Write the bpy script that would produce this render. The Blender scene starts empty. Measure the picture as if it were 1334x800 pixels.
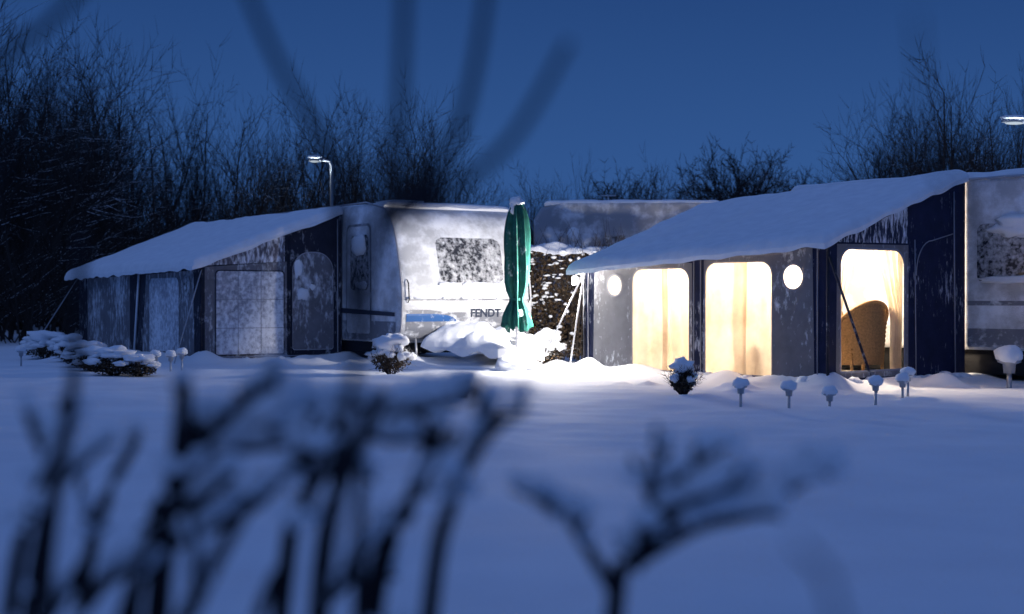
import bpy, bmesh, math, random
from mathutils import Vector, Matrix, noise
random.seed(7)
R=random.Random(11)
scene=bpy.context.scene
scene.view_settings.view_transform='Standard'
scene.view_settings.look='None'
scene.view_settings.exposure=0

# ---------------------------------------------------------------- materials
def newmat(name):
    m=bpy.data.materials.new(name); m.use_nodes=True
    nt=m.node_tree; nt.nodes.clear()
    out=nt.nodes.new('ShaderNodeOutputMaterial')
    return m,nt,out
def N(nt,t,**kw):
    n=nt.nodes.new(t)
    for k,v in kw.items():
        if k in n.inputs: n.inputs[k].default_value=v
        else: setattr(n,k,v)
    return n
def ramp(nt,src,p0,c0,p1,c1):
    r=nt.nodes.new('ShaderNodeValToRGB')
    r.color_ramp.elements[0].position=p0; r.color_ramp.elements[0].color=c0
    r.color_ramp.elements[1].position=p1; r.color_ramp.elements[1].color=c1
    nt.links.new(src,r.inputs[0]); return r
def C(c): return (c[0],c[1],c[2],1)
SNOWC=(0.86,0.88,0.92)
def mat_basic(name,col,rough=0.6,var=0.25,scale=8,bump=0.0,metal=0.0,snow=None,snow_scale=(5,5,5),normal_snow=None,transl=0.0,tcol=None,soft=0.12,spec=0.3,rot=0.0):
    """procedural surface: colour variation, optional stuck snow (noise threshold `snow`), optional snow on upward faces, optional translucency"""
    m,nt,out=newmat(name); L=nt.links.new
    tc=N(nt,'ShaderNodeTexCoord')
    n1=N(nt,'ShaderNodeTexNoise',Scale=scale,Detail=6.0,Roughness=0.6); L(tc.outputs['Object'],n1.inputs['Vector'])
    d=tuple(max(0,c*(1-var)) for c in col); b=tuple(min(1,c*(1+var)) for c in col)
    r=ramp(nt,n1.outputs['Fac'],0.3,C(d),0.7,C(b))
    colout=r.outputs[0]
    mask=None
    if snow is not None:
        mp=N(nt,'ShaderNodeMapping'); mp.inputs['Scale'].default_value=snow_scale; mp.inputs['Rotation'].default_value=(rot,0,0); L(tc.outputs['Object'],mp.inputs[0])
        n2=N(nt,'ShaderNodeTexNoise',Scale=1.0,Detail=9.0,Roughness=0.68); L(mp.outputs[0],n2.inputs['Vector'])
        n3=N(nt,'ShaderNodeTexNoise',Scale=1.3,Detail=2.0); L(tc.outputs['Object'],n3.inputs['Vector'])
        mm=N(nt,'ShaderNodeMath',operation='MULTIPLY_ADD'); L(n3.outputs['Fac'],mm.inputs[0]); mm.inputs[1].default_value=0.5; mm.inputs[2].default_value=-0.25
        m4=N(nt,'ShaderNodeMath',operation='ADD'); L(n2.outputs['Fac'],m4.inputs[0]); L(mm.outputs[0],m4.inputs[1])
        mk=ramp(nt,m4.outputs[0],snow,(0,0,0,1),min(1,snow+soft),(1,1,1,1)); mask=mk.outputs[0]
    if normal_snow is not None:
        g=N(nt,'ShaderNodeNewGeometry'); sx=N(nt,'ShaderNodeSeparateXYZ'); L(g.outputs['Normal'],sx.inputs[0])
        ad=N(nt,'ShaderNodeMath',operation='ADD'); L(sx.outputs[2],ad.inputs[0])
        ml=N(nt,'ShaderNodeMath',operation='MULTIPLY_ADD'); L(n1.outputs['Fac'],ml.inputs[0]); ml.inputs[1].default_value=1.6; ml.inputs[2].default_value=-0.8
        L(ml.outputs[0],ad.inputs[1])
        mk2=ramp(nt,ad.outputs[0],normal_snow,(0,0,0,1),min(1,normal_snow+0.2),(1,1,1,1))
        if mask is None: mask=mk2.outputs[0]
        else:
            mx=N(nt,'ShaderNodeMath',operation='MAXIMUM'); L(mask,mx.inputs[0]); L(mk2.outputs[0],mx.inputs[1]); mask=mx.outputs[0]
    if mask is not None:
        mix=N(nt,'ShaderNodeMix'); mix.data_type='RGBA'
        L(mask,mix.inputs[0]); L(colout,mix.inputs[6]); mix.inputs[7].default_value=C(SNOWC)
        colout=mix.outputs[2]
    p=N(nt,'ShaderNodeBsdfPrincipled',Roughness=rough,Metallic=metal)
    p.inputs['Specular IOR Level'].default_value=spec
    L(colout,p.inputs['Base Color'])
    if mask is not None:
        rr=N(nt,'ShaderNodeMapRange'); L(mask,rr.inputs[0]); rr.inputs[3].default_value=rough; rr.inputs[4].default_value=0.85; L(rr.outputs[0],p.inputs['Roughness'])
    if bump or mask is not None:
        bp=N(nt,'ShaderNodeBump',Strength=max(bump,0.3),Distance=0.015)
        L(mask if mask is not None else n1.outputs['Fac'],bp.inputs['Height']); L(bp.outputs[0],p.inputs['Normal'])
    sh=p.outputs[0]
    if transl>0:
        t=N(nt,'ShaderNodeBsdfTranslucent')
        if tcol:
            r2=ramp(nt,n1.outputs['Fac'],0.3,C(tuple(c*(1-var)*(1-.25*var*i) for i,c in enumerate(tcol))),0.62,C(tcol)); L(r2.outputs[0],t.inputs[0])
        else: L(colout,t.inputs[0])
        ms=N(nt,'ShaderNodeMixShader'); ms.inputs[0].default_value=transl
        L(sh,ms.inputs[1]); L(t.outputs[0],ms.inputs[2]); sh=ms.outputs[0]
    L(sh,out.inputs[0]); return m

def mat_snow(name,bump=0.35,s1=6,s2=60):
    m,nt,out=newmat(name); L=nt.links.new
    tc=N(nt,'ShaderNodeTexCoord')
    a=N(nt,'ShaderNodeTexNoise',Scale=s1,Detail=5.0); L(tc.outputs['Object'],a.inputs['Vector'])
    b=N(nt,'ShaderNodeTexNoise',Scale=s2,Detail=4.0); L(tc.outputs['Object'],b.inputs['Vector'])
    r=ramp(nt,a.outputs['Fac'],0.3,(0.78,0.80,0.84,1),0.7,(0.88,0.90,0.93,1))
    p=N(nt,'ShaderNodeBsdfPrincipled',Roughness=0.75); p.inputs['Specular IOR Level'].default_value=0.2
    L(r.outputs[0],p.inputs['Base Color'])
    md=N(nt,'ShaderNodeMath',operation='MULTIPLY_ADD'); L(b.outputs['Fac'],md.inputs[0]); md.inputs[1].default_value=0.15; L(a.outputs['Fac'],md.inputs[2])
    bp=N(nt,'ShaderNodeBump',Strength=bump,Distance=0.05); L(md.outputs[0],bp.inputs['Height']); L(bp.outputs[0],p.inputs['Normal'])
    L(p.outputs[0],out.inputs[0]); return m
def mat_emit(name,col,s):
    m,nt,out=newmat(name); e=N(nt,'ShaderNodeEmission',Strength=s); e.inputs[0].default_value=C(col)
    nt.links.new(e.outputs[0],out.inputs[0]); return m

M={}
M['snow']=mat_snow('snow_soft')
M['ground']=mat_snow('snow_ground',0.35,0.9,14)
M['bark']=mat_basic('bark',(0.035,0.028,0.025),0.9,0.4,20,normal_snow=0.72)
M['bark_fg']=mat_basic('bark_foreground',(0.012,0.011,0.015),0.9,0.4,20)
M['thicket']=mat_basic('thicket',(0.018,0.016,0.018),0.95,0.5,6,normal_snow=0.95)
M['navy']=mat_basic('navy_canvas',(0.012,0.016,0.05),0.8,0.3,5,snow=0.60,snow_scale=(18,18,6),soft=.25)
M['navy_frost']=mat_basic('navy_canvas_frosted',(0.02,0.026,0.06),0.8,0.3,5,snow=0.46,snow_scale=(20,20,5),soft=0.14,rot=.4)
M['navy_d']=mat_basic('dark_canvas',(0.022,0.023,0.038),0.8,0.3,5,snow=0.55,snow_scale=(11,11,5),soft=.25)
M['grey']=mat_basic('grey_canvas_lit',(0.20,0.195,0.21),0.8,0.15,4,snow=0.55,snow_scale=(14,14,8),soft=.2,transl=0.11,tcol=(0.62,0.54,0.48))
M['grey_l']=mat_basic('grey_canvas',(0.17,0.165,0.18),0.8,0.2,4,snow=0.49,snow_scale=(11,11,5),soft=.25)
M['gable_l']=mat_basic('gable_canvas_frosted',(0.13,0.12,0.14),0.8,0.2,4,snow=0.42,snow_scale=(20,20,6),soft=0.18,rot=.5)
M['pvc_l']=mat_basic('frosted_window_film',(0.30,0.31,0.36),0.35,0.2,4,snow=0.36,snow_scale=(14,14,12),soft=0.26)
M['curtain']=mat_basic('curtain_cream',(0.8,0.66,0.50),0.9,0.30,2.2,transl=0.62,tcol=(0.92,0.81,0.66))
M['film']=mat_basic('window_film_white',(0.8,0.8,0.8),0.5,0.05,3,transl=0.8,tcol=(0.95,0.93,0.88))
M['lining']=mat_basic('lining_cream',(0.72,0.68,0.60),0.8,0.08,3)
M['wicker']=mat_basic('wicker',(0.30,0.17,0.07),0.7,0.3,40)
M['trim']=mat_basic('window_trim',(0.30,0.30,0.34),0.6,0.1,10)
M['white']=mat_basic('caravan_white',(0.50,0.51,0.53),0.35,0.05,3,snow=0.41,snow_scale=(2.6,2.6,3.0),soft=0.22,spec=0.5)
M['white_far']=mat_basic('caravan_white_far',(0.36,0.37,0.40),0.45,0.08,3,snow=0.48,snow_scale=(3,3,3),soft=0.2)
M['greyband']=mat_basic('caravan_grey',(0.20,0.21,0.24),0.4,0.08,3,snow=0.52,snow_scale=(5,5,7),soft=0.2)
M['darkglass']=mat_basic('caravan_window',(0.03,0.032,0.04),0.15,0.2,3,snow=0.40,snow_scale=(12,12,12),soft=0.36,spec=0.6)
M['black']=mat_basic('rubber_black',(0.015,0.015,0.017),0.7,0.2,8)
M['blue']=mat_basic('decal_blue',(0.02,0.10,0.30),0.4,0.05,3,snow=.58,snow_scale=(9,9,9),soft=.2)
M['text']=mat_basic('decal_dark',(0.03,0.04,0.07),0.4,0.05,3)
M['steel']=mat_basic('steel_grey',(0.45,0.46,0.48),0.4,0.1,8,metal=0.6)
M['pole']=mat_basic('pole_white',(0.42,0.42,0.45),0.5,0.1,8)
M['green']=mat_basic('parasol_green',(0.012,0.10,0.08),0.85,0.35,9,snow=0.60,snow_scale=(11,11,7),soft=.2)
M['leaf']=mat_basic('hedge_leaf',(0.075,0.05,0.03),0.8,0.5,3,normal_snow=0.85)
M['terra']=mat_basic('painted_clay',(0.16,0.06,0.05),0.6,0.3,8)
M['skin']=mat_basic('painted_face',(0.45,0.28,0.2),0.6,0.1,8)
M['lampwhite']=mat_basic('lamp_glass',(0.6,0.6,0.62),0.3,0.05,8)
M['led']=mat_emit('street_lamp_lens',(0.75,0.87,1),0.7)

# ---------------------------------------------------------------- mesh helpers
class MB:
    def __init__(s): s.v=[]; s.f=[]
    def quadgrid(s,rows):
        b=len(s.v); n=len(rows[0])
        for r in rows: s.v.extend([tuple(p) for p in r])
        for i in range(len(rows)-1):
            for j in range(n-1):
                a=b+i*n+j; s.f.append((a,a+1,a+n+1,a+n))
    def tube(s,pts,rad,n=6,cap=True):
        b=len(s.v); m=len(pts); pts=[Vector(p) for p in pts]
        for i,p in enumerate(pts):
            d=(pts[min(i+1,m-1)]-pts[max(i-1,0)])
            if d.length<1e-9: d=Vector((0,0,1))
            d.normalize()
            a=Vector((0,0,1)) if abs(d.z)<0.9 else Vector((1,0,0))
            x=d.cross(a).normalized(); y=d.cross(x)
            r=rad[i] if isinstance(rad,(list,tuple)) else rad
            for k in range(n):
                t=2*math.pi*k/n; q=p+x*(r*math.cos(t))+y*(r*math.sin(t)); s.v.append(tuple(q))
        for i in range(m-1):
            for k in range(n):
                k2=(k+1)%n; s.f.append((b+i*n+k,b+i*n+k2,b+(i+1)*n+k2,b+(i+1)*n+k))
        if cap:
            s.f.append(tuple(b+k for k in range(n))[::-1]); s.f.append(tuple(b+(m-1)*n+k for k in range(n)))
    def box(s,lo,hi):
        x0,y0,z0=lo;x1,y1,z1=hi;b=len(s.v)
        s.v+=[(x0,y0,z0),(x1,y0,z0),(x1,y1,z0),(x0,y1,z0),(x0,y0,z1),(x1,y0,z1),(x1,y1,z1),(x0,y1,z1)]
        for f in [(0,3,2,1),(4,5,6,7),(0,1,5,4),(1,2,6,5),(2,3,7,6),(3,0,4,7)]: s.f.append(tuple(b+i for i in f))
    def blob(s,c,r,seed=0,nu=10,nv=7,amp=0.25):
        b=len(s.v); c=Vector(c)
        rx,ry,rz=r if isinstance(r,(tuple,list)) else (r,r,r)
        for i in range(nv+1):
            ph=math.pi*i/nv
            for k in range(nu):
                th=2*math.pi*k/nu
                d=Vector((math.sin(ph)*math.cos(th),math.sin(ph)*math.sin(th),math.cos(ph)))
                f=1+amp*noise.noise(d*1.6+Vector((seed*3.7,seed*1.3,seed*.7)))
                s.v.append((c.x+d.x*rx*f,c.y+d.y*ry*f,c.z+d.z*rz*f))
        for i in range(nv):
            for k in range(nu):
                k2=(k+1)%nu; s.f.append((b+i*nu+k,b+(i+1)*nu+k,b+(i+1)*nu+k2,b+i*nu+k2))
    def lathe(s,c,prof,n=16,lob=0,amp=0):
        b=len(s.v)
        for z,r in prof:
            for k in range(n):
                t=2*math.pi*k/n; rr=r*(1+amp*math.cos(lob*t+z*.5)) if lob else r
                s.v.append((c[0]+rr*math.cos(t),c[1]+rr*math.sin(t),c[2]+z))
        for i in range(len(prof)-1):
            for k in range(n):
                k2=(k+1)%n; s.f.append((b+i*n+k,b+i*n+k2,b+(i+1)*n+k2,b+(i+1)*n+k))
    def mesh(s,name,mat,smooth=True,angle=None):
        me=bpy.data.meshes.new(name); me.from_pydata(s.v,[],s.f); me.validate()
        me.materials.append(mat)
        if smooth:
            me.polygons.foreach_set('use_smooth',[True]*len(me.polygons))
            if angle: me.set_sharp_from_angle(angle=math.radians(angle))
        me.update(); return me
    def obj(s,name,mat,parent=None,smooth=True,angle=None,loc=None):
        o=bpy.data.objects.new(name,s.mesh(name,mat,smooth,angle)); scene.collection.objects.link(o)
        if parent: o.parent=parent
        if loc: o.location=loc
        return o
def empty(name,loc=(0,0,0),rz=0):
    o=bpy.data.objects.new(name,None); scene.collection.objects.link(o)
    o.location=loc; o.rotation_euler=(0,0,rz); o.empty_display_size=0.3; return o
def panel(name,outer,holes,mapf,mat,parent):
    bm=bmesh.new()
    edges=[]
    for loop in [outer]+holes:
        vs=[bm.verts.new((p[0],p[1],0)) for p in loop]
        for i in range(len(vs)): edges.append(bm.edges.new((vs[i],vs[(i+1)%len(vs)])))
    bmesh.ops.triangle_fill(bm,use_beauty=True,use_dissolve=False,edges=edges)
    for v in bm.verts: v.co=Vector(mapf(v.co.x,v.co.y))
    bmesh.ops.recalc_face_normals(bm,faces=bm.faces)
    me=bpy.data.meshes.new(name); bm.to_mesh(me); bm.free(); me.materials.append(mat)
    o=bpy.data.objects.new(name,me); scene.collection.objects.link(o); o.parent=parent; return o
def rrect(u0,u1,v0,v1,rt=0.18,rb=0.03,n=7):
    p=[]
    for cx,cy,r,a0 in [(u1-rb,v0+rb,rb,-90),(u1-rt,v1-rt,rt,0),(u0+rt,v1-rt,rt,90),(u0+rb,v0+rb,rb,180)]:
        for i in range(n+1):
            a=math.radians(a0+90*i/n); p.append((cx+r*math.cos(a),cy+r*math.sin(a)))
    return p
def circ(cu,cv,r,n=28): return [(cu+r*math.cos(2*math.pi*i/n),cv+r*math.sin(2*math.pi*i/n)) for i in range(n)]
def grow(loop,d):
    cx=sum(p[0] for p in loop)/len(loop); cy=sum(p[1] for p in loop)/len(loop)
    out=[]
    for x,y in loop:
        l=math.hypot(x-cx,y-cy); out.append((x+(x-cx)/l*d,y+(y-cy)/l*d))
    return out
def slab(name,c00,c10,c11,c01,th,parent,seed=0,nu=70,nv=36,edge=0.10):
    """soft snow blanket lying on a quad roof: c00-c10 is the eave, c01-c11 the ridge"""
    c00,c10,c11,c01=[Vector(c) for c in (c00,c10,c11,c01)]
    W=(c10-c00).length; H=(c01-c00).length
    top=[];bot=[]
    def sp(i,n):
        t=i/n; return t-0.072*math.sin(2*math.pi*t)
    for j in range(nv+1):
        v=sp(j,nv); a=[];b=[]
        for i in range(nu+1):
            u=sp(i,nu)
            p=(c00*(1-u)+c10*u)*(1-v)+(c01*(1-u)+c11*u)*v
            de=min(u*W,(1-u)*W,v*H,(1-v)*H)
            k=math.sqrt(max(0,1-(1-min(1,max(de,0)/edge))**2))
            nz=noise.noise(Vector((u*W*1.1+seed,v*H*1.1,seed)))*0.35+noise.noise(Vector((u*W*4+seed,v*H*4,seed)))*0.10
            jit=noise.noise(Vector((u*W*3,v*H*3,seed+5)))*0.04
            e=max(0,1-de/0.12)
            q=p+Vector((0,0,th*k*(1+nz)+0.012))
            sag=-0.09*math.sin(u*math.pi*4+.4)**2*(v*(1-v))*1.8
            q.z+=sag+jit*e*0.6
            a.append(q); b.append(p+Vector((0,0,-0.05*e+jit*e+0.004)))
        top.append(a); bot.append(b)
    mb=MB(); mb.quadgrid(top)
    mb.quadgrid([r[::-1] for r in bot])
    for e0,e1 in [(top[0],bot[0]),(bot[-1],top[-1]),([r[0] for r in bot],[r[0] for r in top]),([r[-1] for r in top],[r[-1] for r in bot])]:
        mb.quadgrid([e1,e0])
    return mb.obj(name,M['snow'],parent,smooth=True,angle=70)

# ---------------------------------------------------------------- camera
cam=bpy.data.cameras.new('camera'); co=bpy.data.objects.new('camera',cam); scene.collection.objects.link(co)
co.location=(0,0,1.0); cam.lens=50; cam.sensor_width=36
co.rotation_euler=(math.radians(90-0.31),0,0)
cam.clip_start=0.05; cam.clip_end=2000
cam.dof.use_dof=True; cam.dof.focus_distance=17.5; cam.dof.aperture_fstop=1.4
scene.camera=co

# ---------------------------------------------------------------- world / light
w=bpy.data.worlds.new('World'); scene.world=w; w.use_nodes=True; nt=w.node_tree; nt.nodes.clear(); L=nt.links.new
out=nt.nodes.new('ShaderNodeOutputWorld')
sky=nt.nodes.new('ShaderNodeTexSky'); sky.sky_type='NISHITA'; sky.sun_disc=False
sky.sun_elevation=math.radians(1.0); sky.sun_rotation=math.radians(200); sky.ozone_density=6
bg1=nt.nodes.new('ShaderNodeBackground'); L(sky.outputs[0],bg1.inputs[0]); bg1.inputs[1].default_value=0.004
tc=nt.nodes.new('ShaderNodeTexCoord'); sx=nt.nodes.new('ShaderNodeSeparateXYZ'); L(tc.outputs['Generated'],sx.inputs[0])
nz=nt.nodes.new('ShaderNodeTexNoise'); nz.inputs['Scale'].default_value=1.6; nz.inputs['Detail'].default_value=2
L(tc.outputs['Generated'],nz.inputs['Vector'])
ma=nt.nodes.new('ShaderNodeMath'); ma.operation='MULTIPLY_ADD'; L(nz.outputs['Fac'],ma.inputs[0]); ma.inputs[1].default_value=0.08; ma.inputs[2].default_value=-0.04
mb_=nt.nodes.new('ShaderNodeMath'); mb_.operation='ADD'; L(sx.outputs[2],mb_.inputs[0]); L(ma.outputs[0],mb_.inputs[1])
cr=nt.nodes.new('ShaderNodeValToRGB'); L(mb_.outputs[0],cr.inputs[0])
E=cr.color_ramp.elements; E[0].position=0.0; E[0].color=(0.036,0.102,0.295,1); E[1].position=1.0; E[1].color=(0.070,0.135,0.37,1)
for pos,c in [(0.10,(0.030,0.091,0.272,1)),(0.22,(0.018,0.060,0.20,1)),(0.45,(0.028,0.075,0.245,1))]:
    e=E.new(pos); e.color=c
bg2=nt.nodes.new('ShaderNodeBackground'); L(cr.outputs[0],bg2.inputs[0]); bg2.inputs[1].default_value=1.0
ad=nt.nodes.new('ShaderNodeAddShader'); L(bg1.outputs[0],ad.inputs[0]); L(bg2.outputs[0],ad.inputs[1]); L(ad.outputs[0],out.inputs[0])
sun=bpy.data.lights.new('dusk_light','SUN'); sun.energy=0.20; sun.angle=math.radians(30); sun.color=(0.42,0.58,1.0)
so=bpy.data.objects.new('dusk_light',sun); scene.collection.objects.link(so); so.rotation_euler=(math.radians(42),0,math.radians(-35))

# ---------------------------------------------------------------- ground
dL=Vector((0.53,-0.848,0)); pL=Vector((0.848,0.53,0)); P0=Vector((-1.7,21.5,0))
dR=Vector((0.645,-0.764,0)); pR=Vector((0.764,0.645,0)); B0=Vector((3.73,16.8,0))
walls=[(B0,B0-dR*4.19),(B0,B0+pR*3.2),(B0-dR*4.19,B0-dR*4.19+pR*3),
       (P0-dL*2-pL*2.4,P0-dL*9-pL*2.4),(P0-dL*2-pL*2.4,P0-dL*2),(P0,P0-dL*2),(P0,P0+pL*2.4)]
def segd(p,a,b):
    ab=b-a; t=max(0,min(1,(p-a).dot(ab)/ab.dot(ab))); return (p-(a+ab*t)).length
RB=random.Random(77)
bumps=[]
for wi,(a,b) in enumerate(walls[:2]+walls[3:5]+walls[5:]):
    ln=(b-a).length; nrm=Vector(((b-a).y,-(b-a).x,0)).normalized()
    if nrm.y>0: nrm=-nrm
    for i in range(int(ln*2.2)):
        q=a.lerp(b,RB.random())+nrm*RB.uniform(.35,1.5); bumps.append((q.x,q.y,RB.uniform(.12,.28),RB.uniform(.03,.08 if wi<2 else .09)))
for i in range(12): bumps.append((RB.uniform(-6,0),RB.uniform(18,20.5),RB.uniform(.15,.4),RB.uniform(.02,.05)))
def gz(x,y):
    z=noise.noise(Vector((x*.25,y*.25,0)))*0.06+noise.noise(Vector((x*.9,y*.9,3)))*0.02
    t=1/(1+math.exp(-(x-0.5)*1.5)); z-=0.05*t
    if 10<y<34 and abs(x)<14:
        p=Vector((x,y,0))
        z+=noise.noise(Vector((x*2.4,y*2.4,7)))*0.018
        for a,b in walls:
            d=segd(p,a,b)
            if d<1.5: z+=0.085*math.exp(-(d/0.28)**2)*(1+1.0*noise.noise(Vector((x*2,y*2,9))))
        for bx,by,r,h in bumps:
            dd=(x-bx)**2+(y-by)**2
            if dd<r*r*4: z+=h*math.exp(-dd/(r*r)*1.6)
    if y>24: z+=min(0.3,(y-24)*0.02)
    return z
def axis(lo,hi,step,far):
    a=[lo+i*step for i in range(int((hi-lo)/step)+1)]
    s=step; x=a[-1]
    while x<far: s*=1.35; x+=s; a.append(x)
    s=step; x=a[0]; pre=[]
    while x>-far: s*=1.35; x-=s; pre.append(x)
    return pre[::-1]+a
xs=axis(-13,13,0.09,600); ys=axis(3,29,0.09,600)
g=MB(); g.quadgrid([[ (x,y,gz(x,y) if abs(x)<60 and -20<y<80 else 0.2) for x in xs] for y in ys])
g.obj('snow_ground',M['ground'])

# ---------------------------------------------------------------- right awning
RZ_R=math.atan2(dR.y,dR.x)
aw=empty('lit_caravan_awning',B0,RZ_R)
LW=4.19; DW=2.9
def ev(u): return 1.46+(1.68-1.46)*u/LW     # eave height along front
mapF=lambda off:(lambda u,v:(u-LW,-off,v))
win1=rrect(0.95,1.98,0.06,1.40,0.17); win2=rrect(2.27,3.35,0.06,1.46,0.17)
po1=circ(0.60,1.19,0.135); po2=circ(3.68,1.27,0.145)
outer=[(0,-0.12),(LW,-0.12),(LW,ev(LW)),(0,ev(0))]
panel('front_wall',outer,[grow(win1,0.02),grow(win2,0.02),grow(po1,0.02),grow(po2,0.02)],mapF(0),M['navy'],aw)
panel('front_panel_1',[(0.17,0.0),(2.03,0.0),(2.03,1.47),(1.5,1.49),(0.20,1.44)],[win1,po1],mapF(0.006),M['grey'],aw)
panel('front_panel_2',[(2.22,0.0),(4.0,0.0),(3.97,1.62),(2.24,1.53)],[win2,po2],mapF(0.006),M['grey'],aw)
def trimring(name,loop,mp,d,parent,mat):
    return panel(name,grow(loop,d),[loop],mp,mat,parent)
for i,(lp) in enumerate([win1,win2,po1,po2]):
    trimring('trim_%d'%i,grow(lp,0.001),mapF(0.012),0.022,aw,M['trim'])
panel('front_skirt',[(0.05,-0.15),(LW-.05,-0.15),(LW-.05,0.045),(0.05,0.03)],[],mapF(0.02),M['navy_frost'],aw)
def seam(name,pts,r,mat,parent):
    mb=MB(); mb.tube(pts,r,5); return mb.obj(name,mat,parent)
def ledge_snow(name,p0,p1,n,rx,parent,seed):
    """small clumps of snow caught along a ledge / seam"""
    r=random.Random(seed); mb=MB(); p0=Vector(p0);p1=Vector(p1)
    for i in range(n):
        q=p0.lerp(p1,r.random()); s=rx*r.uniform(.5,1.3); mb.blob(q,(s,s*.8,s*r.uniform(.35,.7)),i+seed,9,6,.5)
    return mb.obj(name,M['snow'],parent)
ledge_snow('skirt_snow',(-LW,-.05,0.0),(0,-.05,0.0),40,.09,aw,3)
seam('eave_rail',[(-LW,-.012,1.45),(0,-.012,1.67)],.012,M['pole'],aw)
for k,u in enumerate([0.08,2.07,2.19,4.05]): seam('tie_%d'%k,[(u-LW,-.014,ev(u)-.02),(u-LW,-.014,0.05)],.008,M['trim'],aw)
# side gable
mapS=lambda off:(lambda u,v:(off,u,v))
sw=rrect(0.24,1.52,0.14,1.60,0.2)
panel('side_wall',[(0,-0.12),(DW,-0.12),(DW,2.62),(0,1.68)],[grow(sw,0.02)],mapS(0),M['navy'],aw)
panel('side_window_frame',[(0.15,0.05),(1.62,0.05),(1.62,1.68),(0.17,1.66)],[sw],mapS(0.006),M['grey'],aw)
trimring('side_trim',grow(sw,0.001),mapS(0.012),0.03,aw,M['trim'])
panel('gable_top',[(0.05,1.69),(1.60,1.70),(1.60,2.15),(0.05,1.68)],[],mapS(0.008),M['navy_frost'],aw)
seam('zip_1',[(0.012,1.75,1.75),(0.012,1.78,0.0)],0.008,M['trim'],aw)
arc=[(0.012,1.78+0.0,1.3)]+[(0.012,1.78+0.35*(1-math.cos(t*math.pi/2/8)),1.3+0.45*math.sin(t*math.pi/2/8)) for t in range(9)]+[(0.012,2.6,1.85)]
seam('zip_arc',arc,0.008,M['trim'],aw)
seam('zip_2',[(0.012,2.62,2.4),(0.012,2.66,0.0)],0.010,M['trim'],aw)
seam('corner_pole_front',[(0.01,-0.01,-0.1),(0.01,-0.01,1.68)],0.02,M['navy_d'],aw)
seam('corner_pole_far',[(-LW,-0.01,-0.1),(-LW,-0.01,1.46)],0.02,M['navy_d'],aw)
seam('roof_piping',[(0.015,0,1.68),(0.015,DW,2.62)],0.016,M['pole'],aw)
ledge_snow('side_skirt_snow',(.06,0,.0),(.06,DW,.0),30,.09,aw,13)
mapL=lambda off:(lambda u,v:(-LW-off,u,v))
lw=rrect(0.35,1.9,0.35,1.45,0.15)
panel('far_side_wall',[(0,-0.12),(DW,-0.12),(DW,2.4),(0,1.46)],[lw],mapL(0),M['navy_d'],aw)
panel('far_side_film',rrect(0.30,1.95,0.3,1.5,0.15),[],mapL(-0.01),M['film'],aw)
rc=[(-LW-0.20,-0.18,1.39),(0.06,-0.14,1.655),(0.06,DW,2.62),(-LW-0.42,DW-0.05,2.40)]
mb=MB(); mb.quadgrid([[rc[0],rc[1]],[rc[3],rc[2]]]); mb.obj('roof_canvas',M['lining'],aw,smooth=False)
slab('roof_snow',*rc,0.11,aw,seed=3,nu=110,nv=60,edge=.14)
# interior
mb=MB(); mb.quadgrid([[(-LW+.02,0.02,0.0),(-.02,.02,0.0)],[(-LW+.02,DW,0.0),(-.02,DW,0.0)]]); mb.obj('floor_mat',M['lining'],aw)
def curtain(name,fx,u0,u1,z0,z1,parent,wav=0.035,per=0.16,mat=None,seed=0):
    rows=[];n=int((u1-u0)/0.010)
    for j in range(13):
        z=z0+(z1-z0)*j/12; r=[]
        for i in range(n+1):
            u=u0+(u1-u0)*i/n
            ph=2*math.pi*(u+.10*noise.noise(Vector((u*1.7,z*.6,seed))))/per
            amp=.35+.9*abs(noise.noise(Vector((u*1.4,z*.5,seed+4))))*1.6
            d=wav*math.sin(ph)*amp+0.04*noise.noise(Vector((u*2.5,z*1.2,4+seed)))
            r.append(fx(u,z,d))
        rows.append(r)
    mb=MB(); mb.quadgrid(rows); return mb.obj(name,mat or M['curtain'],parent)
curtain('curtain_1',lambda u,z,d:(u-LW,0.10+d,z),0.75,1.52,0.02,1.47,aw,.028,.26,seed=1)
curtain('curtain_1b',lambda u,z,d:(u-LW,0.17+d,z),1.40,2.1,0.02,1.47,aw,.036,.2,seed=2)
curtain('curtain_2',lambda u,z,d:(u-LW,0.10+d,z),2.15,2.86,0.02,1.52,aw,.028,.3,seed=3)
curtain('curtain_2b',lambda u,z,d:(u-LW,0.16+d,z),2.72,3.45,0.02,1.52,aw,.034,.22,seed=5)
def tied(name,left):
    rows=[]
    for j in range(15):
        z=0.1+1.6*j/14; t=(z-0.1)/1.6
        wdt=0.14+0.34*max(0,(t-0.40)/0.60)**1.3
        r=[]
        for i in range(33):
            s=i/32; u=(0.2+s*wdt) if left else (1.58-s*wdt*1.3)
            r.append((-0.08-0.035*math.sin(s*26+.4*j),u,z))
        rows.append(r)
    mb=MB(); mb.quadgrid(rows); mb.obj(name,M['curtain'],aw)
tied('side_curtain_1',True); tied('side_curtain_2',False)
panel('portholes_film',rrect(0.40,0.80,0.98,1.40,.1),[],mapF(-0.02),M['film'],aw)
panel('portholes_film_2',rrect(3.49,3.87,1.06,1.48,.1),[],mapF(-0.02),M['film'],aw)
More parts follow.
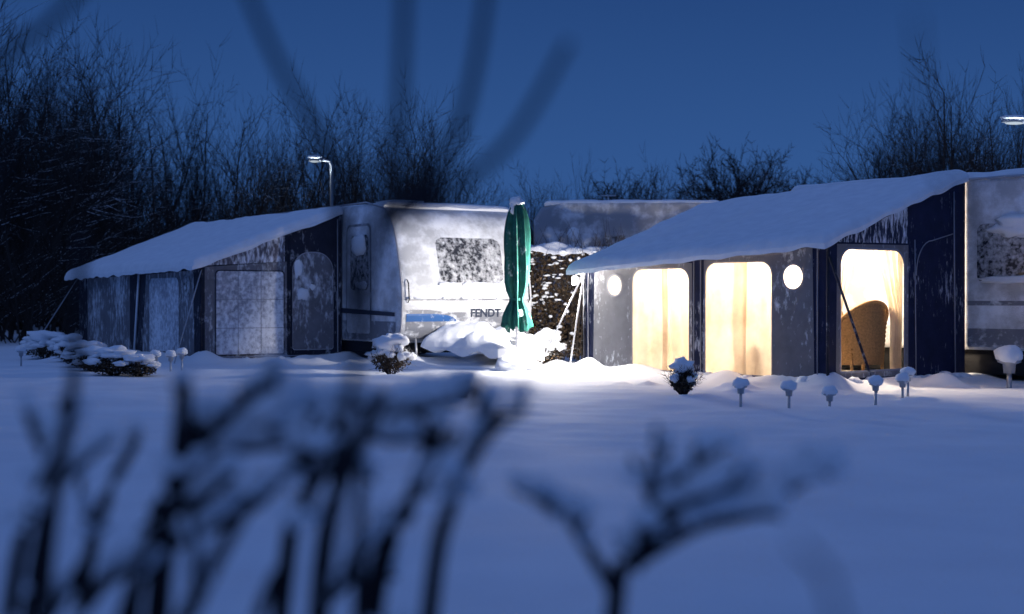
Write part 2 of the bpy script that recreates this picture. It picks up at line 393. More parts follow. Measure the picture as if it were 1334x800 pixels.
def wicker_chair(cx,cy,face):
    ch=MB(); ca,sa=math.cos(face),math.sin(face)
    def T(x,y,z): return (cx+x*ca-y*sa,cy+x*sa+y*ca,z)
    rows=[]; 
    for j in range(25):
        rw=[]
        for k in range(61):
            a=math.radians(-115+230*k/60); top=.52+.45*max(0,math.cos(a*.75))**1.5
            z=.18+(top-.18)*j/24; rr=.30+.05*j/24
            wv=.008*(1 if (j+k//2)%2 else -1)
            rw.append(T(-(rr+wv)*math.cos(a),(rr+wv)*1.1*math.sin(a),z))
        rows.append(rw)
    ch.quadgrid(rows)
    rim=[]
    for k in range(31):
        a=math.radians(-115+230*k/30); top=.52+.45*max(0,math.cos(a*.75))**1.5; rim.append(T(-.35*math.cos(a),.385*math.sin(a),top))
    ch.tube(rim,.022,8)
    for sx_,sy_ in [(-.2,-.24),(-.2,.24),(.2,-.26),(.2,.26)]: ch.tube([T(sx_,sy_,0),T(sx_,sy_,.4)],.02,6)
    ch.obj('wicker_chair',M['wicker'],aw)
    cu=MB(); cu.blob(T(.02,0,.42),(.28,.28,.07),3,18,10,.1); cu.obj('chair_cushion',M['lining'],aw)
wicker_chair(-.50,1.25,math.radians(165)); wicker_chair(-1.3,.75,math.radians(190)); wicker_chair(-1.9,2.2,math.radians(-70))
tb=MB(); tb.lathe((-2.6,1.3,0),[(0.0,0.22),(0.03,0.22),(0.04,0.03),(0.66,0.03),(0.68,0.45),(0.71,0.45),(0.71,0.0)],20); tb.obj('table',M['wicker'],aw)
def ptlight(name,loc,e,col,parent,r=0.06):
    l=bpy.data.lights.new(name,'POINT'); l.energy=e; l.color=col; l.shadow_soft_size=r
    o=bpy.data.objects.new(name,l); scene.collection.objects.link(o); o.location=loc
    if parent: o.parent=parent
    return o
for i,(x,y,z,e) in enumerate([(-2.75,.9,1.40,118),(-0.85,0.95,1.62,230)]):
    b=MB(); b.lathe((x,y,z+0.1),[(0.0,0.12),(0.12,0.05),(0.13,0.0)],14); b.obj('pendant_shade_%d'%i,M['lampwhite'],aw)
    ptlight('pendant_light_%d'%i,(x,y,z),e,(1,0.82,0.63),aw,.09)
# added lantern at the far front corner, invented to light snow and caravan nose
ln=MB(); ln.tube([(-LW-.0,.03,1.34),(-LW-.2,.02,1.36)],.012,6); ln.lathe((-LW-0.22,0.02,1.20),[(0,.0),(0,.045),(.11,.055),(.15,.0)],10); ln.obj('added_lantern',M['lampwhite'],aw)
ptlight('added_corner_light',(-LW-0.44,-0.10,1.16),330,(1,0.94,0.88),aw,0.05)  # added light beside the lantern body, brightens the gap between the plots
gp=MB()
for a,b in [((-LW-.02,0,1.38),(-LW-.75,-.25,-.05)),((-LW-.02,0.0,1.38),(-LW-.36,.02,-.05)),((-LW-.05,1.0,1.6),(-LW-1.1,.9,-.05))]:
    gp.tube([a,b],0.012,5)
gp.obj('guy_poles',M['pole'],aw)
seam('storm_strap',[(0.04,-.02,1.5),(0.85,-0.23,-.05)],.016,M['navy_d'],aw)

# ---------------------------------------------------------------- caravans
PROF=[(0.33,-.26),(0.42,-.08),(0.55,-.01),(0.75,.02),(1.0,.03),(1.2,.01),(1.4,-.03),(1.6,-.08),(1.8,-.135),(2.0,-.21),(2.15,-.28),(2.28,-.38),(2.38,-.50),(2.45,-.66),(2.49,-.85),(2.51,-1.2)]
def nx(z):
    for (z0,x0),(z1,x1) in zip(PROF,PROF[1:]):
        if z<=z1: return x0+(x1-x0)*(z-z0)/(z1-z0)
    return PROF[-1][1]
def body(name,length,width,y0,hs,mat,parent,x1=0):
    pr=[(x1+x,z*hs) for z,x in PROF]
    rear=[(x1-length+0.5,PROF[-1][0]*hs),(x1-length+.15,2.42*hs),(x1-length,2.2*hs),(x1-length,0.4),(x1-length+.1,.33)]
    pr=pr+rear
    bm=bmesh.new()
    a=[bm.verts.new((x,y0,z)) for x,z in pr]; b=[bm.verts.new((x,y0+width,z)) for x,z in pr]
    n=len(pr)
    fa=bm.faces.new(a); fb=bm.faces.new(b[::-1])
    for i in range(n): bm.faces.new((a[i],b[i],b[(i+1)%n],a[(i+1)%n]))
    bmesh.ops.recalc_face_normals(bm,faces=bm.faces)
    ed=[e for e in bm.edges if (fa in e.link_faces or fb in e.link_faces)]
    bmesh.ops.bevel(bm,geom=ed,offset=0.09,segments=4,affect='EDGES',profile=0.5)
    me=bpy.data.meshes.new(name); bm.to_mesh(me); bm.free(); me.materials.append(mat)
    me.polygons.foreach_set('use_smooth',[True]*len(me.polygons)); me.set_sharp_from_angle(angle=math.radians(40))
    o=bpy.data.objects.new(name,me); scene.collection.objects.link(o); o.parent=parent; return o
def nose_patch(name,loopfn,z0,z1,off,mat,parent,n=16,curved=8):
    rows=[]
    for j in range(n+1):
        z=z0+(z1-z0)*j/n; u0,u1=loopfn((z-z0)/(z1-z0))
        rows.append([(nx(z)+off,u0+(u1-u0)*i/curved,z) for i in range(curved+1)])
    mb=MB(); mb.quadgrid(rows); return mb.obj(name,mat,parent)
def rr(u0,u1,h,r):
    def f(t):
        d=min(t,1-t)*h
        k=r-math.sqrt(max(0,r*r-(r-d)**2)) if d<r else 0
        return u0+k,u1-k
    return f
RZ_L=math.atan2(dL.y,dL.x)
cv=empty('parked_caravan',P0,RZ_L)
CW=2.4
body('body',7.4,CW,0,1.0,M['white'],cv)
nose_patch('nose_window_frame',rr(0.66,1.90,.78,.14),1.22,2.00,.006,M['white'],cv)
nose_patch('nose_window',rr(0.70,1.86,.70,.11),1.26,1.96,.012,M['darkglass'],cv)
nose_patch('nose_lower_panel',rr(0.10,2.30,.42,.08),0.36,0.80,.006,M['greyband'],cv)
nose_patch('nose_ridge',rr(0.08,2.32,.03,.01),0.98,1.01,.012,M['greyband'],cv,n=3)
nose_patch('blue_stripe',lambda t:(0.10,0.98-0.45*(1-math.sqrt(max(0,1-t*t)))),0.66,0.78,.012,M['blue'],cv)
nose_patch('silver_stripe',lambda t:(0.10,0.80-0.3*t),0.80,0.84,.012,M['greyband'],cv)
tcu=bpy.data.curves.new('lettering','FONT'); tcu.body='FENDT'; tcu.size=0.17; tcu.offset=0.006
to=bpy.data.objects.new('lettering_tmp',tcu); scene.collection.objects.link(to)
dg=bpy.context.evaluated_depsgraph_get(); me=bpy.data.meshes.new_from_object(to.evaluated_get(dg)); bpy.data.objects.remove(to)
for v in me.vertices:
    u=1.22+v.co.x*1.05; z=0.73+v.co.y; v.co=Vector((nx(z)+0.014,u,z))
me.materials.clear(); me.materials.append(M['text']); lo=bpy.data.objects.new('lettering',me); scene.collection.objects.link(lo); lo.parent=cv
for y in (0.12,2.28):
    seam('grab_rail_%d'%(y>1),[(nx(.95)+.02,y,.95),(nx(1.0)+.06,y,1.0),(nx(1.25)+.06,y,1.25),(nx(1.3)+.02,y,1.3)],.010,M['black'],cv)
seam('awning_rail_piping',[(nx(z)+.004,.03,z) for z in [.5+.1*i for i in range(20)]]+[(-1.2,.03,2.535),(-7,.03,2.535)],.014,M['pole'],cv)
mapC=lambda off:(lambda u,v:(u,-off,v))
panel('door',rrect(-1.85,-0.95,0.42,2.2,.12,.06),[],mapC(.006),M['greyband'],cv)
panel('door_panel',rrect(-1.81,-0.99,0.46,2.16,.10,.05),[],mapC(.011),M['white'],cv)
panel('door_window',rrect(-1.68,-1.02,1.15,2.02,.1,.1),[],mapC(.017),M['darkglass'],cv)
panel('side_stripe',[(-2.0,.86),(-.12,.80),(-.12,.74),(-2.0,.78)],[],mapC(.021),M['text'],cv)
panel('side_skirt',[(-2.0,.36),(-.3,.36),(-.12,.52),(-.12,.66),(-2.0,.66)],[],mapC(.004),M['greyband'],cv)
sn=MB(); sn.blob((-1.35,-.03,1.86),(.26,.05,.17),6,16,10,.5); sn.blob((-1.25,-.03,1.22),(.2,.04,.06),8,14,8,.5); sn.obj('door_snow',M['snow'],cv)
ub=MB(); ub.box((-6.8,.2,.16),(-.5,2.2,.335)); ub.obj('chassis',M['black'],cv)
for y in (0.06,2.14):
    wh=MB(); prof=[(0,.0),(0,.30),(.04,.33),(.16,.33),(.2,.30),(.2,0)]
    for (yy,r) in prof:
        for k in range(24):
            t=2*math.pi*k/24; wh.v.append((-3.6+r*math.cos(t),y+yy,.30+r*math.sin(t)))
    for i in range(len(prof)-1):
        for k in range(24): wh.f.append((i*24+k,i*24+(k+1)%24,(i+1)*24+(k+1)%24,(i+1)*24+k))
    wh.obj('wheel_%d'%(y>1),M['black'],cv)
db=MB(); db.tube([(-.3,.6,.38),(1.2,1.2,.40)],.035,6); db.tube([(-.3,1.8,.38),(1.2,1.2,.40)],.035,6); db.tube([(1.15,1.2,.40),(1.5,1.2,.42)],.045,8)
db.tube([(1.0,1.32,.85),(1.0,1.32,.1)],.025,8); db.lathe((1.0,1.32,-.02),[(0,.0),(0,.09),(.16,.09),(.16,0)],12); db.tube([(-.05,.3,.4),(-.0,.3,.02)],.02,6); db.tube([(-.05,2.1,.4),(-.0,2.1,.02)],.02,6)
db.obj('drawbar',M['steel'],cv)
# one continuous lumpy snow heap over the drawbar
rows=[];low=[]
for j in range(31):
    v=j/30; rw=[];lr=[]
    for i in range(41):
        u=i/40; x=.02+1.45*v; y=1.25+(u-.5)*1.8*(1-.55*v)+.10*noise.noise(Vector((u*4,v*4,8)))
        e=min(1,4*min(u,1-u))*min(1,5*(1-v)); e=math.sqrt(max(e,0))
        z=.36+e*(.20-.10*v)+.20*noise.noise(Vector((x*2.6,y*2.6,3)))*e+.06*noise.noise(Vector((x*8,y*8,5)))*e
        b_=.28+.12*noise.noise(Vector((x*3,y*3,11)))-.12*v
        rw.append((x,y,max(z-.08*(1-e),b_+.02))); lr.append((x,y,b_))
    rows.append(rw); low.append(lr)
sn=MB(); sn.quadgrid(rows); sn.quadgrid([r[::-1] for r in low])
sn.quadgrid([low[-1],rows[-1]]); sn.quadgrid([[r[0] for r in low],[r[0] for r in rows]]); sn.quadgrid([[r[-1] for r in low],[r[-1] for r in rows]])
sn.obj('drawbar_snow',M['snow'],cv)
slab('roof_snow',(-7.2,.04,2.50),(-.60,.04,2.45),(-.60,CW-.04,2.45),(-7.2,CW-.04,2.50),.07,cv,seed=9,edge=.2)
rv=MB(); rv.box((-2.6,.9,2.52),(-2.0,1.5,2.66)); rv.obj('roof_vent',M['white'],cv)
sn=MB()
for i in range(16):
    y=.72+R.uniform(0,1.1); sn.blob((nx(1.24)+.02,y,1.235),(.03,R.uniform(.06,.14),.03),i,10,7,.5)
for i in range(20):
    y=.15+R.uniform(0,2.1); sn.blob((nx(1.0)+.025,y,1.02),(.025,R.uniform(.04,.12),.018),i,10,7,.5)
sn.obj('ledge_snow',M['snow'],cv)

# left awning
la=empty('dark_caravan_awning',P0-dL*2-pL*2.4,RZ_L)
LL=6.9; LD=2.38
mapLS=lambda off:(lambda u,v:(off,u,v))
panel('side_wall',[(0,-0.1),(LD,-0.1),(LD,2.40),(0,1.53)],[],mapLS(0),M['navy_d'],la)
panel('gable_top',[(0.04,1.52),(1.38,1.60),(1.38,2.02),(0.04,1.55)],[],mapLS(.008),M['gable_l'],la)
panel('side_window_surround',[(0.06,0.02),(1.42,.02),(1.42,1.60),(0.06,1.50)],[],mapLS(.004),M['grey_l'],la)
panel('side_window',rrect(.24,1.36,.14,1.44,.06,.03),[],mapLS(.012),M['pvc_l'],la)
trimring('side_window_trim',rrect(.24,1.36,.14,1.44,.06,.03),mapLS(.017),.022,la,M['navy_d'])
for k,(a,b) in enumerate([((.013,.60,.14),(.013,.60,1.44)),((.013,.98,.14),(.013,.98,1.44)),((.013,.24,.55),(.013,1.36,.55)),((.013,.24,1.0),(.013,1.36,1.0))]):
    seam('glazing_fold_%d'%k,[a,b],.005,M['trim'],la)
panel('door_panel',rrect(1.52,2.22,.20,1.75,.30,.04),[],mapLS(.006),M['grey_l'],la)
trimring('door_zip',rrect(1.52,2.22,.20,1.75,.30,.04),mapLS(.011),.014,la,M['pole'])
fs=MB(); fs.blob((.01,1.70,1.08),(.015,.10,.10),3,20,12,.6); fs.blob((.01,1.86,1.2),(.012,.05,.04),5,12,8,.6); fs.blob((.01,1.62,1.5),(.012,.07,.16),7,12,8,.6); fs.obj('stuck_snow',M['snow'],la)
seam('seam_1',[(.02,2.3,2.3),(.02,2.3,0)],.010,M['pole'],la)
seam('seam_2',[(.02,1.46,1.95),(.02,1.46,0)],.012,M['navy_d'],la)
seam('base_rail',[(.03,0.0,.10),(.03,LD,.10)],.010,M['trim'],la)
seam('roof_piping',[(.015,0,1.53),(.015,LD,2.40)],.016,M['snow'],la)
seam('corner_pole',[(.01,-.01,-.1),(.01,-.01,1.53)],.02,M['navy_d'],la)
ledge_snow('skirt_snow',(.06,0,.02),(.06,LD,.02),26,.10,la,23)
mapLF=lambda off:(lambda u,v:(-u,-off,v))
panel('front_wall',[(0,-.1),(LL,-.1),(LL,1.52),(0,1.53)],[],mapLF(0),M['navy_d'],la)
panel('front_panel',[(.28,.02),(2.9,.02),(2.7,1.42),(.32,1.45)],[],mapLF(.006),M['grey_l'],la)
panel('front_window',rrect(1.0,2.5,.15,1.35,.15,.04),[],mapLF(.012),M['pvc_l'],la)
panel('front_porthole',circ(.62,1.2,.15),[],mapLF(.012),M['darkglass'],la)
trimring('porthole_trim',circ(.62,1.2,.15),mapLF(.017),.03,la,M['trim'])
panel('front_panel_far',[(3.6,.02),(6.3,.02),(6.3,1.4),(3.6,1.42)],[],mapLF(.006),M['grey_l'],la)
seam('front_pole',[(-3.0,-.03,1.5),(-3.3,-.03,0)],.02,M['snow'],la)
ledge_snow('front_skirt_snow',(-.1,-.06,.02),(-LL,-.06,.02),50,.12,la,29)
rl=[(-LL-.25,-.22,1.42),(.06,-.16,1.50),(.06,LD,2.42),(-LL-.1,LD,2.46)]
mb=MB(); mb.quadgrid([[rl[0],rl[1]],[rl[3],rl[2]]]); mb.obj('roof_canvas',M['grey_l'],la,smooth=False)
slab('roof_snow',*rl,.12,la,seed=21,nu=130,nv=50,edge=.14)
gp=MB()
for a,b in [((-LL,0,1.45),(-LL-.5,-.8,0)),((0.02,0,1.45),(.2,-.5,0))]: gp.tube([a,b],.01,5)
gp.obj('guy_poles',M['pole'],la)

# right caravan
CR=empty('parked_caravan',B0+pR*DW,RZ_R)
body('body',6.1,2.3,0.02,1.04,M['white'],CR,x1=2.7)
mapRC=lambda off:(lambda u,v:(u,.02-off,v))
panel('window_frame',rrect(.10,1.35,1.15,2.05,.12,.12),[],mapRC(.006),M['white'],CR)
panel('window',rrect(.17,1.28,1.22,1.98,.1,.1),[],mapRC(.012),M['darkglass'],CR)
panel('side_stripe',[(.03,.98),(2.3,.98),(2.3,.92),(.03,.92)],[],mapRC(.006),M['greyband'],CR)
panel('side_stripe_low',[(.03,.62),(2.3,.62),(2.3,.38),(.03,.38)],[],mapRC(.006),M['greyband'],CR)
slab('roof_snow',(-2.9,.03,2.585),(1.9,.03,2.585),(1.9,2.28,2.585),(-2.9,2.28,2.585),.09,CR,seed=31,edge=.15)
sn=MB(); sn.blob((.80,-.0,1.90),(.45,.04,.13),4,22,12,.9); sn.blob((.7,-.0,1.25),(.5,.04,.05),6,22,10,.8); sn.obj('window_snow',M['snow'],CR)
ub=MB(); ub.box((-3.0,.2,.02),(2.0,2.1,.335)); ub.obj('chassis',M['black'],CR)
seam('awning_rail',[(-2.8,.0,2.57),(2.0,.0,2.57)],.018,M['pole'],CR)

# distant caravan behind the hedge
fc=empty('parked_caravan',(3.9,26.6,0.2),math.radians(-4))
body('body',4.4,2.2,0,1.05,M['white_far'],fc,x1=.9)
slab('roof_snow',(-3.3,.03,2.60),(.0,.03,2.60),(.0,2.1,2.60),(-3.3,2.1,2.60),.08,fc,seed=41,edge=.25)
mapFC=lambda off:(lambda u,v:(u,-off,v))
panel('window',rrect(-2.2,-1.2,1.4,2.0,.1,.1),[],mapFC(.006),M['darkglass'],fc)
panel('stripe',[(-3.3,1.32),(.5,1.32),(.5,1.26),(-3.3,1.26)],[],mapFC(.006),M['greyband'],fc)
sn=MB(); sn.blob((-2.75,-.03,2.02),(.12,.05,.12),4,12,8,.3); sn.obj('snow_clump',M['snow'],fc)
an=MB(); an.tube([(-2.1,1,2.6),(-2.1,1,2.82)],.015,5); an.tube([(-2.25,1,2.82),(-1.95,1,2.82)],.015,5); an.obj('antenna',M['steel'],fc)
ub=MB(); ub.box((-3.2,.1,-.1),(.4,2.0,.35)); ub.obj('chassis',M['black'],fc)

# ---------------------------------------------------------------- parasol (closed)
pa=empty('closed_parasol',(0.07,20.4,0))
mb=MB(); mb.tube([(0,0,-.05),(0,0,2.42)],.02,8); mb.blob((0,0,2.43),.03,1,8,6,0); mb.obj('pole',M['pole'],pa)
prof=[(2.40,.02),(2.37,.06),(2.30,.10),(2.15,.125),(1.95,.14),(1.7,.15),(1.45,.155),(1.25,.145),(1.12,.12),(1.02,.085),(.97,.085),(.88,.12),(.76,.155),(.66,.165),(.58,.17)]
pp=[]
for (z0,r0),(z1,r1) in zip(prof,prof[1:]):
    for k in range(4): t=k/4; pp.append((z0+(z1-z0)*t,r0+(r1-r0)*t))
pp.append(prof[-1])
mb=MB(); mb.lathe((0,0,0),pp,96,8,.22)
for i,v in enumerate(mb.v):
    x,y,z=v; th=math.atan2(y,x); f=1+.26*noise.noise(Vector((math.cos(th)*2.2,math.sin(th)*2.2,z*1.3)))+.11*math.sin(th*17+z*2)
    hem=(.07*noise.noise(Vector((math.cos(th)*2,math.sin(th)*2,9)))+.03*math.cos(8*th)) if z<.64 else 0
    mb.v[i]=(x*f,y*f,z+hem)
mb.obj('cloth',M['green'],pa)
mb=MB(); mb.lathe((0,0,.98),[(0,.095),(.04,.095)],24); mb.obj('tie_strap',M['green'],pa)
mb=MB(); mb.blob((-.01,0,2.40),(.10,.09,.08),3,16,10,.5); mb.blob((-.07,-.05,2.27),(.05,.05,.08),4,12,8,.4); mb.blob((.03,-.13,.80),(.06,.03,.05),8,12,8,.5); mb.obj('snow',M['snow'],pa)
mb=MB(); mb.blob((0,0,.02),(.34,.30,.16),9,20,12,.4); mb.obj('base',M['snow'],pa)

# ---------------------------------------------------------------- street lamps
def street_lamp(x,y,h,arm):
    e=empty('street_lamp',(x,y,gz(x,y)))
    mb=MB(); mb.tube([(0,0,-.1),(0,0,h*.5),(0,0,h-.12),(arm*.12,0,h-.03),(arm*.45,0,h)],[.055,.045,.035,.03,.025],8); mb.obj('pole',M['steel'],e)
    mb=MB(); mb.tube([(arm*.35,0,h),(arm*.5,0,h+.01),(arm*.8,0,h+.02),(arm,0,h)],[.03,.06,.065,.03],10); mb.obj('lamp_head',M['steel'],e)
    mb=MB(); mb.blob((arm*.70,0,h+.06),(abs(arm)*.33,.12,.045),2,14,8,.2); mb.obj('snow_cap',M['snow'],e)
    mb=MB(); mb.blob((arm*.70,0,h-.04),(abs(arm)*.22,.07,.025),2,14,8,0); mb.obj('lens',M['led'],e)
    ptlight('lamp_light',(arm*.7,0,h-.25),30,(.75,.87,1),e,.1)
    return e
street_lamp(-4.18,33,4.05,-.55)
street_lamp(9.35,25,4.15,-.75)

# ---------------------------------------------------------------- trees
def rv3(r): return Vector((r.gauss(0,1),r.gauss(0,1),r.gauss(0,1)))
def growb(mb,r,p,d,Ln,rad,lev,nseg,kids,up,jit,ang,minr=.006):
    pts=[p.copy()];rads=[rad];dd=d.normalized();sl=Ln/nseg
    for i in range(nseg):
        dd=(dd+rv3(r)*jit+Vector((0,0,up))).normalized()
        p=p+dd*sl; t=(i+1)/nseg
        pts.append(p.copy()); rads.append(rad*(1-.75*t))
        if lev>0 and t>.18:
            for k in range(kids):
                if r.random()<.85:
                    side=dd.cross(rv3(r)).normalized()
                    nd=(dd*math.cos(ang)+side*math.sin(ang)*(.7+.6*r.random())).normalized()
                    growb(mb,r,p,nd,Ln*(.30+.28*r.random())*(1.25-.6*t),max(rad*(1-.75*t)*.6,minr),lev-1,max(3,nseg-2),kids,up*1.1,jit,ang,minr)
    mb.tube(pts,rads,3 if rad<.03 else 5,cap=False)
def multi_tree(name,seed,stems,h,lev,kids,spread,base,up=.1,rad=.05,ang=36):
    r=random.Random(seed); mb=MB()
    for i in range(stems):
        a=r.random()*6.28; q=Vector((math.cos(a),math.sin(a),0))
        d=(q*spread*r.random()+Vector((0,0,1)))
        growb(mb,r,q*base*r.random()-Vector((0,0,.1)),d,h*(.6+.4*r.random()),rad*(.7+.5*r.random()),lev,7,kids,up,.08,math.radians(ang))
    return mb.mesh(name,M['bark'],smooth=False)
TV=[multi_tree('bare_tree_a',1,5,6,2,3,.45,.5,.05,.06,42),multi_tree('bare_tree_b',2,4,6,3,1,.35,.3,.05,.07,44),
    multi_tree('bare_tree_c',3,9,6,2,2,.22,1.0,.10,.04,30),multi_tree('bare_tree_d',4,8,6,2,2,.5,.5,.06,.045,45)]
SV=[multi_tree('shrub_a',5,22,3,2,1,.9,1.1,.05,.02),multi_tree('shrub_b',6,26,3,1,3,.8,1.3,.05,.02)]
def crown_tree(seed):
    r=random.Random(seed); mb=MB()
    mb.tube([(0,0,-.1),(0.03,0,1.2),(0,.05,2.4)],[.14,.11,.08],7)
    for i in range(34):
        a=r.random()*6.28; el=r.uniform(-.1,1.3)
        d=Vector((math.cos(a)*math.cos(el),math.sin(a)*math.cos(el),math.sin(el)))
        growb(mb,r,Vector((0,0,r.uniform(1.5,2.5))),d,r.uniform(1.6,2.4),.04,2,6,2,.02,.12,math.radians(44),.011)
    return mb.mesh('bare_tree_round',M['bark'],smooth=False)
TR=crown_tree(9)
def inst(mesh,name,x,y,s,sx=1,parent=None):
    o=bpy.data.objects.new(name,mesh); scene.collection.objects.link(o)
    o.location=(x,y,gz(x,y)-.05); o.rotation_euler=(0,0,R.random()*6.28); o.scale=(s*sx,s*sx,s)
    if parent: o.parent=parent
    return o
SKY=[(-30,9.2),(-16,9.2),(-13.2,9.2),(-11.3,8.1),(-9.9,7.0),(-8.0,6.9),(-6.5,7.2),(-5.0,6.4),(-3.5,6.9),(-2.2,6.7),(-1.2,5.2),(0.3,4.5),(2.2,4.8),(3.4,5.0),(4.6,4.2),(6,4.8),(7.6,4.6),(9.2,4.4),(10.3,7.1),(11.6,8.1),(13,6.6),(14.5,7.0),(30,8)]
def skyh(x):
    for (x0,a),(x1,b) in zip(SKY,SKY[1:]):
        if x<=x1: return a+(b-a)*(x-x0)/(x1-x0)
    return 6
row=empty('distant_tree_row')
x=-22.0
while x<22:
    for rr_ in range(3 if (x<-8 or x>9) else 2):
        y=R.uniform(35,47); X=x+R.uniform(-.4,.4)
        h=(1+(skyh(X)-1)*y/40)*R.uniform(.64,1.0)
        t=TV[2] if -8<X<-1 and R.random()<.4 else TV[R.randrange(4)]
        inst(t,'tree',X*y/40,y,h/6.3,R.uniform(.65,.95),row)
    x+=.75
x=-26.0
while x<26:
    for dd in range(3):
        y=R.uniform(33,46); h=R.uniform(2.0,3.3)*(1.15 if x<-2 else .95)
        inst(SV[R.randrange(2)],'undergrowth',x*y/40+R.uniform(-.4,.4),y,h/3,R.uniform(.9,1.3),row)
    x+=.9
for (x,y,h) in [(-11.9,31,8.0),(-10.8,30.5,7.6),(-10.0,32.5,6.9),(-12.9,30,8.0),(9.9,33,6.4),(10.9,32.5,7.0),(11.9,33,6.0)]:
    inst(TV[R.choice([0,1,3])],'bare_tree',x,y,h/6.3,.9)
for (x,y,s) in [(3.85,48,1.20),(8.3,52,1.50),(10.4,47,1.15),(7.1,46,1.08),(9.3,50,1.22)]:
    inst(TR,'bare_tree',x,y,s,.8)
for (x,y,h) in [(-11.2,29,3.0),(-9.9,29.5,2.8),(-12.4,28.5,3.1),(-9.3,30.8,2.6),(-13.4,28,3.2)]:
    inst(SV[R.randrange(2)],'bare_shrub',x,y,h/3,1.1)
bk=MB(); rows=[]
for j,t in enumerate([0,.4,.75,1]):
    r=[]
    for i in range(400):
        X=-120+i*.6; hgt=2.9+1.2*noise.noise(Vector((X*.15,0,2)))+.7*noise.noise(Vector((X*1.1,0,5)))+.35*noise.noise(Vector((X*3.1,0,8)))
        if -100<X<-4: hgt+=.8
        r.append((X,54+t*2+noise.noise(Vector((X,t*3,1)))*.8,hgt*t))
    rows.append(r)
bk.quadgrid(rows); bk.obj('distant_woodland_bank',M['thicket'],smooth=False)

# ---------------------------------------------------------------- hedge between the plots
hg=empty('leafy_hedge',(1.0,23.6,0))
mb=MB(); rr3=random.Random(5)
for i in range(90):
    growb(mb,rr3,Vector((rr3.uniform(-.95,1.1),rr3.uniform(-.35,.35),0)),Vector((rr3.gauss(0,.12),rr3.gauss(0,.12),1)),rr3.uniform(1.4,1.85),.014,1,6,2,.05,.08,.6)
mb.obj('twigs',M['bark'],hg,smooth=False)
mb=MB()
for i in range(7500):
    c=Vector((rr3.uniform(-1.0,1.15),rr3.uniform(-.42,.42),rr3.uniform(.05,1.8)))
    c.z*=1+.06*noise.noise(Vector((c.x*3,c.y*3,0)))
    a=rv3(rr3).normalized()*.035; b_=a.cross(rv3(rr3)).normalized()*.022
    n0=len(mb.v); mb.v+=[tuple(c-a),tuple(c+b_),tuple(c+a),tuple(c-b_)]; mb.f.append((n0,n0+1,n0+2,n0+3))
mb.obj('leaves',M['leaf'],hg,smooth=False)
rows=[]
for j in range(25):
    rw=[]
    for i in range(61):
        x=-1.0+2.15*i/60; y=-.45+.9*j/24; e=math.sqrt(max(0,min(1,5*min(i/60,1-i/60,j/24,1-j/24))))
        z=1.74+e*.12+.16*noise.noise(Vector((x*2.6,y*3,1)))+.06*noise.noise(Vector((x*9,y*9,2)))
        rw.append((x,y,z))
    rows.append(rw)
mb=MB(); mb.quadgrid(rows)
for i in range(110):
    mb.blob((rr3.uniform(-1,1.1),-.44+rr3.uniform(-.03,.06),.2+1.6*rr3.random()**.5),(rr3.uniform(.015,.06),.03,rr3.uniform(.01,.03)),i,7,5,.6)
mb.obj('snow_cover',M['snow'],hg)

# ---------------------------------------------------------------- garden things
def garden_lamp(x,y,h,s=1.0):
    e=empty('garden_lamp',(x,y,gz(x,y)))
    mb=MB(); mb.tube([(0,0,-.1),(0,0,h*.55)],.014*s,6); mb.obj('stake',M['steel'],e)
    mb=MB(); mb.lathe((0,0,h*.5),[(0,.0),(.0,.03*s),(.05*s,.035*s),(.06*s,.062*s),(.075*s,.065*s),(.08*s,0)],14); mb.obj('lamp_body',M['steel'],e)
    mb=MB(); mb.blob((0,0,h*.5+.10*s),(.078*s,.078*s,.055*s),x,14,8,.3); mb.obj('snow_cap',M['snow'],e)
for x,y,h in [(2.22,13.8,.26),(2.63,13.5,.23),(3.06,13.7,.10),(3.58,14.0,.28),(4.26,15.3,.33),(4.12,15.0,.22),(-4.79,19.1,.33),(-4.73,19.7,.28),(-4.62,19.9,.33),(-7.25,21,.3)]:
    garden_lamp(x,y,h)
garden_lamp(6.05,17.3,.36,2.2)
def snowy_shrub(x,y,w,h,seed,name='snowy_shrub'):
    r=random.Random(seed); e=empty(name,(x,y,gz(x,y)))
    mb=MB()
    for i in range(50):
        a=r.random()*6.28; growb(mb,r,Vector((math.cos(a)*.04,math.sin(a)*.04,0)),Vector((math.cos(a)*w*.8*r.random(),math.sin(a)*w*.8*r.random(),h)),h*.72,.005,1,5,2,.03,.14,.8,.003)
    mb.obj('twigs',M['bark'],e,smooth=False)
    mb=MB()
    for i in range(900):
        q=rv3(r).normalized()*r.uniform(.5,1); c=Vector((q.x*w*.46,q.y*w*.46,h*.40+q.z*h*.38))
        a=rv3(r).normalized()*.020; b_=a.cross(rv3(r)).normalized()*.013
        n0=len(mb.v); mb.v+=[tuple(c-a),tuple(c+b_),tuple(c+a),tuple(c-b_)]; mb.f.append((n0,n0+1,n0+2,n0+3))
    mb.obj('leaves',M['leaf'],e,smooth=False)
    mb=MB()
    mb.blob((0,0,h*.82),(w*.36,w*.36,h*.22),seed,20,12,.7)
    for i in range(22):
        a=r.random()*6.28; q=.3+.7*r.random()
        mb.blob((math.cos(a)*q*w*.45,math.sin(a)*q*w*.45,h*(.45+.42*(1-q))+r.uniform(-.03,.03)),(w*r.uniform(.08,.18),w*r.uniform(.08,.18),h*r.uniform(.05,.12)),i+seed,10,7,.7)
    mb.obj('snow_cover',M['snow'],e)
for a in [(1.86,15.45,.30,.38),(-1.64,19.3,.62,.55),(-5.2,18.6,.75,.36),(-4.85,18.5,.5,.28),(-5.7,19.4,.6,.32),(-7.0,22.5,.6,.4),(.55,22.0,.6,.5),(-6.2,20.6,.7,.38),(.35,21.6,.4,.35),(-7.9,24,.8,.45)]:
    snowy_shrub(*a,int(abs(a[0])*10))
gn=empty('garden_gnome',(-.5,14.4,gz(-.5,14.4)))
